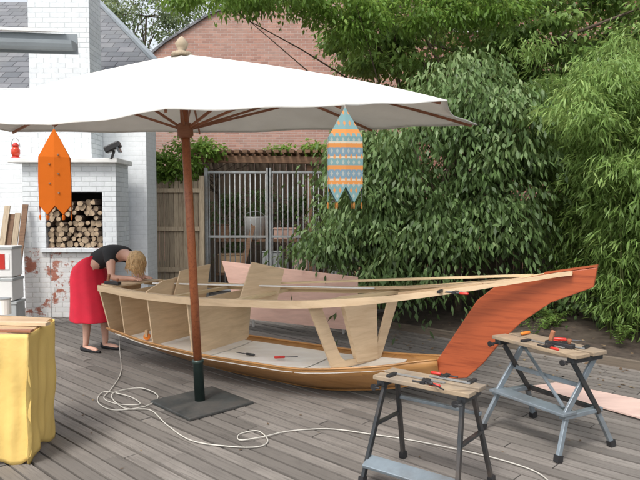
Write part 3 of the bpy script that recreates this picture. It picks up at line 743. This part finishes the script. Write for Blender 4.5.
disc_tool(.74,.22,.285,'orange roller bracket on the boat floor, the right of two')
def screwdriver(q,ang,lab,mat='redplastic'):
    q=V(q); d=V((math.cos(ang),math.sin(ang),0)); t=thing('screwdriver',lab,'screwdriver',q)
    m=MB(); m.tube([q,q+d*.01,q+d*.09,q+d*.1],[.008,.013,.012,.008],8); m.build('handle',mat,t,smooth=True)
    m=MB(); m.tube([q+d*.1,q+d*.22],.004,6); m.build('shaft','darkmetal',t)
screwdriver(B(2.12,.12,.268),.1,'red handled screwdriver lying on the pale boat floor')
screwdriver(B(1.9,.12,.262),2.6,'black handled driver lying on the pale boat floor','blackplastic')
def handplane(q,ang,lab):
    q=V(q); rot=Matrix.Rotation(ang,3,'Z'); t=thing('hand_plane',lab,'hand plane',q)
    m=MB(); m.box(q+rot@V((0,0,.015)),(.2,.05,.03),rot); m.build('sole','darkmetal',t,bevel=.004)
    m=MB(); m.box(q+rot@V((-.06,0,.065)),(.03,.025,.08),rot@Matrix.Rotation(R(15),3,'Y')); m.build('handle','rib',t,bevel=.008)
    m=MB(); m.lathe(q+rot@V((.07,0,.03)),[(.008,0),(.016,.02),(.014,.035)],10); m.build('knob','rib',t)
handplane(B(.2,.27,.842),-.5,'dark hand plane on the near stern corner beside the woman')
def fclamp(q,d,L,lab,up=(0,0,1)):
    q=V(q); d=V(d).normalized(); u=V(up); s=d.cross(u).normalized(); t=thing('bar_clamp',lab,'clamp',q)
    m=MB(); m.bar(q,q+d*L,.018,.006,up=up); m.build('bar','steel',t)
    m=MB(); m.bar(q+d*.01,q+d*.01+s*.09,.025,.02,up=up); m.build('fixed_jaw','blackplastic',t,bevel=.003)
    m=MB(); m.bar(q+d*L*.7,q+d*L*.7+s*.09,.03,.02,up=up); j=m.build('sliding_jaw','blackplastic',t,bevel=.003)
    m=MB(); a=q+d*L*.7+s*.075; m.tube([a-d*.07,a+d*.04],.005,6); m.build('screw','darkmetal',t)
    m=MB(); m.tube([a+d*.04,a+d*.05,a+d*.10,a+d*.11],[.006,.011,.010,.006],8); m.build('handle','redplastic',t,smooth=True)
fclamp(B(3.75,.27,1.012),AX,.18,'small clamp lying on the near gunwale close to the stem')
# ------------------------------------------------------------ WORKBENCHES
def bench(name,lab,Lp,Rp,H,Wd,style):
    Lp=V(Lp);Rp=V(Rp); c=(Lp+Rp)/2; c.z=0; a=(Rp-Lp); a.z=0; L=a.length; a.normalize(); w=V((a.y,-a.x,0))
    if w.y>0: w=-w
    def Q(x,y,z): return c+a*x+w*y+V((0,0,z))
    t=thing(name,lab,'workbench',c)
    for sg in(-1,1):
        m=MB(); m.bar(Q(-L/2,sg*(Wd/4+.012),H-.014),Q(L/2,sg*(Wd/4+.012),H-.014),Wd/2-.01,.026); m.build('jaw_board','benchtop',t,bevel=.004)
    for x in(-L/2+.05,L/2-.05):
        m=MB(); m.bar(Q(x,-Wd/2,H-.045),Q(x,Wd/2,H-.045),.05,.035); m.build('top_bracket','blacksteel',t,bevel=.004)
        m=MB(); m.tube([Q(x,Wd/2,H-.05),Q(x,Wd/2+.07,H-.05)],.008,6); m.tube([Q(x,Wd/2+.07,H-.05),Q(x,Wd/2+.08,H-.05)],.02,10); m.tube([Q(x,Wd/2+.075,H-.05),Q(x+.04,Wd/2+.075,H-.05)],.006,6); m.build('vise_handle','blackplastic',t)
    if style==0:
        for x,xo in((-L/2+.06,-.05),(L/2-.06,.05)):
            for sg in(-1,1):
                m=MB(); m.bar(Q(x,sg*.07,H-.05),Q(x+xo,sg*.24,.02),.032,.022,up=tuple(a)); lg=m.build('leg','blacksteel',t,bevel=.003)
                m=MB(); m.bar(Q(x+xo,sg*.235,.045),Q(x+xo,sg*.243,0.001),.045,.034,up=tuple(a)); m.build('rubber_foot','blackplastic',lg,base=tuple(c))
            m=MB(); m.bar(Q(x+xo*.5,-.15,.34),Q(x+xo*.5,.15,.34),.025,.015); m.build('spreader','blacksteel',t)
        m=MB(); m.bar(Q(-L/2+.02,.215,.135),Q(L/2-.02,.215,.135),.10,.022,up=tuple((w*.4+V((0,0,1))).normalized())); m.build('step','bluesteel',t,bevel=.004)
        m=MB(); m.bar(Q(-L/2+.03,-.12,.45),Q(L/2-.03,-.12,.45),.03,.02); m.build('rear_rail','bluesteel',t,bevel=.003)
    else:
        hs=.27
        for x in(-L/2+.07,L/2-.07):
            m=MB(); m.bar(Q(x,-.12,H-.06),Q(x,.17,hs),.045,.018,up=tuple(a)); m.build('upright','bluesteel',t,bevel=.003)
            m=MB(); m.bar(Q(x+.02,.12,H-.06),Q(x+.02,-.16,hs-.02),.035,.016,up=tuple(a)); m.build('brace','blacksteel',t,bevel=.003)
            for sg in(-1,1):
                m=MB(); m.bar(Q(x,sg*.15,hs),Q(x+math.copysign(.04,x),sg*.27,.02),.035,.025,up=tuple(a)); lg=m.build('leg','bluesteel',t,bevel=.003)
                m=MB(); m.bar(Q(x+math.copysign(.038,x),sg*.262,.045),Q(x+math.copysign(.04,x),sg*.272,.001),.048,.038,up=tuple(a)); m.build('rubber_foot','blackplastic',lg,base=tuple(c))
            m=MB(); m.bar(Q(x,-.19,hs),Q(x,.19,hs),.05,.03); m.build('side_rail','bluesteel',t,bevel=.003)
        m=MB(); m.bar(Q(-L/2+.04,.15,hs+.02),Q(L/2-.04,.15,hs+.02),.13,.022); m.build('step','bluesteel',t,bevel=.004)
        m=MB(); m.bar(Q(-L/2+.06,-.16,hs),Q(L/2-.06,-.16,hs),.03,.03); m.build('rear_rail','blacksteel',t,bevel=.003)
        m=MB(); m.bar(Q(-L/2+.08,.0,.45),Q(L/2-.08,.0,.45),.012,.03); m.bar(Q(-L/2+.08,-.1,H-.1),Q(L/2-.1,.14,hs+.05),.02,.012); m.build('cross_rod','bluesteel',t)
    return Q,H,a,w
Q1,H1,a1,w1=bench('folding_workbench','near folding workbench with black splayed legs and a blue grey step',P(383,371,z=.63),P(478,389,z=.63),.63,.22,0)
Q2,H2,a2,w2=bench('folding_workbench','taller folding workbench with blue grey frame at the right beside the stem',P(507,333,z=.69),P(592,353,z=.69),.69,.30,1)
fclamp(Q1(-.22,.02,H1+.006),a1,.34,'bar clamp with red handle lying on the near workbench')
fclamp(Q1(.24,-.06,H1+.006),-a1,.26,'shorter bar clamp at the right end of the near workbench')
screwdriver(Q1(.0,.06,H1+.014),-1.2,'small black handled driver on the near workbench','blackplastic')
fclamp(Q2(-.1,.06,H2+.006),a2,.3,'bar clamp lying lengthwise on the taller workbench')
fclamp(Q2(.28,-.05,H2+.006),-a2+w2*.3,.24,'bar clamp lying askew at the near end of the taller workbench')
screwdriver(Q2(-.02,-.08,H2+.014),-.4,'red handled screwdriver on the taller workbench')
handplane(Q2(.14,.03,H2),-.9,'hand plane standing on the taller workbench')
screwdriver(Q2(-.25,-.02,H2+.014),.6,'orange handled driver at the far end of the taller workbench','orangeplastic')
m=MB(); c4=[P(527,387,z=.02),P(556,383,z=.02),P(680,408,z=.02),P(665,425,z=.02)]
m.prism(c4,(0,0,.012)); 
tag(m.build('plywood_sheet','ply_palepink',base=tuple(c4[0])),'narrow pink plywood sheet lying flat on the deck at the right edge','plywood')
cp=[(118,322,.30),(119,336,.16),(120,352,.01),(121,372,.01),(112,388,.01),(104,398,.01),(118,404,.01),(140,404,.01),(128,396,.012),(104,392,.01),(98,402,.01),(114,410,.01),(146,406,.012),(158,396,.01),(140,388,.014),(112,394,.018),(124,408,.016),(150,410,.01),(166,424,.01),(190,440,.01),(225,446,.01),(256,447,.01),(268,441,.01),(258,431,.01),(240,434,.01),(240,440,.014),(262,437,.016),(290,431,.01),(330,429,.01),(370,434,.01),(410,440,.01),(460,450,.01),(505,461,.01),(540,474,.01),(560,495,.01)]
m=MB(); m.tube(smoothpts([P(u,v,z=z) for u,v,z in cp],8),.0045,6)
tag(m.build('extension_cable','cable',smooth=True),'thin white extension cable looping across the deck from the boat','cable')
# ------------------------------------------------------------ TABLE with yellow tarp
t=thing('work_table','makeshift table with board top at the left edge of the deck','table',(-2.3,4.35,0))
Tn=[P(-60,336,z=.84),P(28,335,z=.84),P(52,320,z=.84),P(-40,315,z=.84)]
m=MB(); m.prism(Tn,(0,0,.03)); m.build('tabletop','ply',t,bevel=.003)
for p_ in Tn:
    c=sum(Tn,V((0,0,0)))/4; q=p_.lerp(c,.15); m=MB(); m.box((q.x,q.y,.41),(.05,.05,.81)); m.build('leg','rustwood',t)
m=MB(); rows=[]
path=[Tn[0]+V((-.3,-.01,0)),Tn[0],Tn[0].lerp(Tn[1],.5),Tn[1]+V((-.03,-.01,0)),Tn[1]+V((.0,.01,0)),Tn[1].lerp(Tn[2],.5)+V((.005,0,0)),Tn[2]+V((.0,.0,0)),Tn[2].lerp(Tn[3],.5)+V((0,.03,0))]
path=smoothpts(path,12); n=len(path)
for k in range(30):
    f=k/29; row=[]
    for i,p_ in enumerate(path):
        z=.822*(1-f)+.015+.03*f*math.sin(i*.35)+.01
        d=(path[min(i+1,n-1)]-path[max(i-1,0)]); nn=V((d.y,-d.x,0)).normalized()
        o=-.03*f+.014*f**.7*math.sin(i*.62+math.sin(i*.21)*2.5+f*.8)+.03*noise.noise(V((i*.13,f*3.2,2)))*(.3+f)
        o=max(o,-.025)+.006 if f>.05 else .006
        row.append(V((p_.x,p_.y,z))+nn*(o))
    rows.append(row)
m.grid(rows); tag(m.build('yellow_tarp','tarp',smooth=True,solid=.003,base=(-2.3,4.35,.8)),'yellow cloth hanging in folds from the table at the left edge','cloth')
batten(P(-40,322,z=.87),P(48,324,z=.87),'pale offcut strip lying on the left table','ply_pale',.06,.02)
batten(P(-40,330,z=.865),P(32,331,z=.865),'red brown strip along the front of the left table','rib',.04,.015)
t=thing('paint_tin','small white tin on the left table','tin',tuple(P(4,314,z=.86))); q=V(t.location)
m=MB(); m.lathe(q,[(.05,0),(.05,.11)],18); m.build('can','whiteplastic',t); m=MB(); m.lathe(q+V((0,0,.11)),[(.053,0),(.053,.008),(.045,.01)],18); m.build('lid','steel',t)
# ------------------------------------------------------------ WOMAN
wb=V((-2.54,7.06,0)); FW=V((.90,-.43,0)).normalized(); LW=V((-FW.y,FW.x,0))
woman=thing('person','person bending over the boat stern in black top and red skirt','person',wb)
def L_(f,l,z): return FW*f+LW*l+V((0,0,z))
def skinobj(name,verts,edges,rad,mat,parent,root=0,sub=2):
    me=bpy.data.meshes.new(name); me.from_pydata([tuple(v) for v in verts],edges,[])
    o=bpy.data.objects.new(name,me); C.objects.link(o); o.parent=parent
    o.modifiers.new('skin','SKIN'); sv=me.skin_vertices[0].data
    for i,r_ in enumerate(rad):
        rr=r_ if isinstance(r_,tuple) else (r_,r_); sv[i].radius=rr; sv[i].use_root=(i==root)
    s=o.modifiers.new('sub','SUBSURF'); s.levels=sub; s.render_levels=sub
    me.materials.append(M[mat]); o.modifiers['skin'].use_smooth_shade=True
    return o
vs=[];es=[];rd=[]
def av(p,r_,par=None):
    vs.append(p);rd.append(r_); i=len(vs)-1
    if par is not None: es.append((par,i))
    return i
pel=av(L_(-.12,0,.97),.12)
sp=av(L_(.04,0,1.05),.10,pel); ch=av(L_(.22,0,1.11),.115,sp); cb=av(L_(.34,0,1.13),.09,ch); nk=av(L_(.43,0,1.125),.05,cb)
hb=av(L_(.50,0,1.10),.07,nk); hd=av(L_(.565,0,1.06),.088,hb); ht=av(L_(.625,0,1.04),.072,hd)
chn=av(L_(.54,0,.985),.045,hd); nose=av(L_(.60,0,.965),.016,hd)
for sg in(-1,1):
    av(L_(.56,sg*.088,1.055),.016,hd)
    sh=av(L_(.345,sg*.155,1.10),.058,cb); el=av(L_(.40,sg*.20,.88),.040,sh); wr=av(L_(.565,sg*.10,.875),.026,el)
    pa=av(L_(.625,sg*.085,.870),.026,wr)
    for k,(dl,ln) in enumerate(((-.028,.055),(-.010,.065),(.010,.06),(.027,.05))):
        a_=av(L_(.655,sg*(.085+dl),.870),.0085,pa); b_=av(L_(.655+ln*.6,sg*(.085+dl),.864),.008,a_); av(L_(.655+ln*.85,sg*(.085+dl),.852),.007,b_)
    th=av(L_(.62,sg*.05,.860),.010,pa); av(L_(.645,sg*.035,.853),.009,th)
    hp=av(L_(-.10,sg*.09,.90),.10,pel); kn=av(L_(-.02+.03*sg,sg*.10,.50),.058,hp); cf=av(L_(-.05+.03*sg,sg*.10,.34),.052,kn); an=av(L_(-.05+.05*sg,sg*.10,.09),.034,cf)
    hl=av(L_(-.07+.05*sg,sg*.10,.045),.032,an); ft=av(L_(.05+.05*sg,sg*.105,.038),.032,hl); av(L_(.14+.05*sg,sg*.11,.03),.022,ft)
skinobj('body',vs,es,rd,'skin',woman)
vs=[];es=[];rd=[]
a0=av(L_(-.06,0,1.01),.125); a1_=av(L_(.06,0,1.065),.12,a0); a2_=av(L_(.21,0,1.12),.135,a1_); a3=av(L_(.33,0,1.14),.108,a2_); a4=av(L_(.375,0,1.14),.07,a3)
for sg in(-1,1):
    s1=av(L_(.335,sg*.14,1.11),.078,a3); av(L_(.36,sg*.18,1.0),.062,s1)
skinobj('black_top',vs,es,rd,'blackcloth',woman)
m=MB(); rows=[]
prof=[(1.075,-.05,.12,.15,.35),(1.02,-.10,.155,.175,.25),(.95,-.135,.185,.20,.1),(.84,-.135,.205,.215,0),(.68,-.11,.225,.225,0),(.5,-.085,.25,.24,0),(.345,-.07,.275,.255,0)]
for ri,(z,f,rf,rl,tl_) in enumerate(prof):
    row=[]
    for k in range(48):
        a=2*math.pi*k/48; wv=1+(.04*math.sin(a*7+1)+.03*math.sin(a*11))*(ri/6)
        row.append(wb+L_(f+rf*wv*math.cos(a),rl*wv*math.sin(a),z+tl_*rf*math.cos(a)))
    rows.append(row)
m.grid(rows,True); o=m.build('skirt','redcloth',woman,smooth=True,solid=.006)
s=o.modifiers.new('sub','SUBSURF'); s.levels=1; s.render_levels=2
m=MB(); hc=wb+L_(.565,0,1.07)
up=(V((0,0,1))*.8+FW*.55).normalized(); fr=up.cross(LW)
rows=[]
for i in range(15):
    th=math.pi*i/14*.60; row=[]
    for k in range(40):
        ph=2*math.pi*k/40; dr=(LW*math.cos(ph)+fr*math.sin(ph))
        r_=.102*(1+.035*math.sin(ph*13+i*.2)*(i/14)+.05*noise.noise(V((ph*2,i*.3,1))))
        p_=hc+up*math.cos(th)*r_+dr*math.sin(th)*r_
        if i>9: p_+=V((0,0,-.013*(i-9)))+V((0,0,-.012*abs(noise.noise(V((k*.7,3,i*.1))))*(i-9)))
        row.append(p_)
    rows.append(row)
m.grid(rows,True)
for k in range(240):
    ph=random.random()*6.283; i=random.randint(6,14); kk=int(ph/6.283*40)%40; p0=rows[i][kk]; d_=(p0-hc).normalized()
    p1=p0+d_*.004+V((0,0,-.02)); p2=p1+d_*random.uniform(-.01,.012)+V((random.gauss(0,.004),random.gauss(0,.004),-random.uniform(.015,.04)))
    m.tube([p0,p1,p2],[.004,.004,.001],4,False)
m.build('hair','hair',woman,smooth=True)
for sg in(-1,1):
    m=MB(); c=wb+L_(.0+.05*sg,sg*.105,.0); rows=[]
    for k in range(9):
        f=k/8; w=.042*math.sin(math.pi*min(.97,f*.9+.12))**.5; x=-.115+.285*f; h_=.062*(1-f*.55)
        rows.append([c+L_(x,w*math.cos(a),.002+max(0,(.5+.5*math.sin(a)))*h_) for a in np.linspace(0,2*math.pi,14,endpoint=False)])
    m.grid(rows,True); m.add(rows[0],[tuple(range(14))]); m.add(rows[-1],[tuple(range(14))]); m.build('shoe','blackcloth',woman,smooth=True)
    m=MB(); m.lathe(wb+L_(.60,sg*.035,.985),[(.001,-.008),(.008,0),(.001,.008)],8); m.build('eye','whiteplastic',woman)
m=MB(); m.tube([wb+L_(.575,-.02,.967),wb+L_(.575,.02,.967)],.005,6); m.build('mouth','redcloth',woman)
# ------------------------------------------------------------ camera, light
cam=bpy.data.cameras.new('cam'); co=bpy.data.objects.new('camera',cam); C.objects.link(co)
co.location=(0,0,CAMH); co.rotation_euler=(math.pi/2-PIT,0,0); cam.sensor_width=36; cam.lens=FPX/640*36; cam.clip_end=600; cam.clip_start=.05
bpy.context.scene.camera=co
w=bpy.data.worlds.new('World'); bpy.context.scene.world=w; w.use_nodes=True; nt=w.node_tree
bg=nt.nodes['Background']; sky=nt.nodes.new('ShaderNodeTexSky'); sky.sky_type='NISHITA'; sky.sun_disc=False
EL=R(56); AZ=R(-150)
sky.sun_elevation=EL; sky.sun_rotation=AZ; sky.dust_density=4; sky.air_density=1.2; sky.ozone_density=.6
hs=nt.nodes.new('ShaderNodeHueSaturation'); hs.inputs['Saturation'].default_value=.3; hs.inputs['Value'].default_value=1.75
nt.links.new(sky.outputs[0],hs.inputs['Color']); nt.links.new(hs.outputs[0],bg.inputs['Color']); bg.inputs['Strength'].default_value=.15
sl=bpy.data.lights.new('sun','SUN'); sl.energy=1.7; sl.angle=R(12); sl.color=(1,.96,.90)
so=bpy.data.objects.new('sun',sl); C.objects.link(so)
d=V((math.sin(AZ)*math.cos(EL),math.cos(AZ)*math.cos(EL),math.sin(EL)))
so.rotation_euler=(-d).to_track_quat('-Z','Y').to_euler()
vs_=bpy.context.scene.view_settings; vs_.view_transform='Standard'; vs_.look='None'; vs_.exposure=0
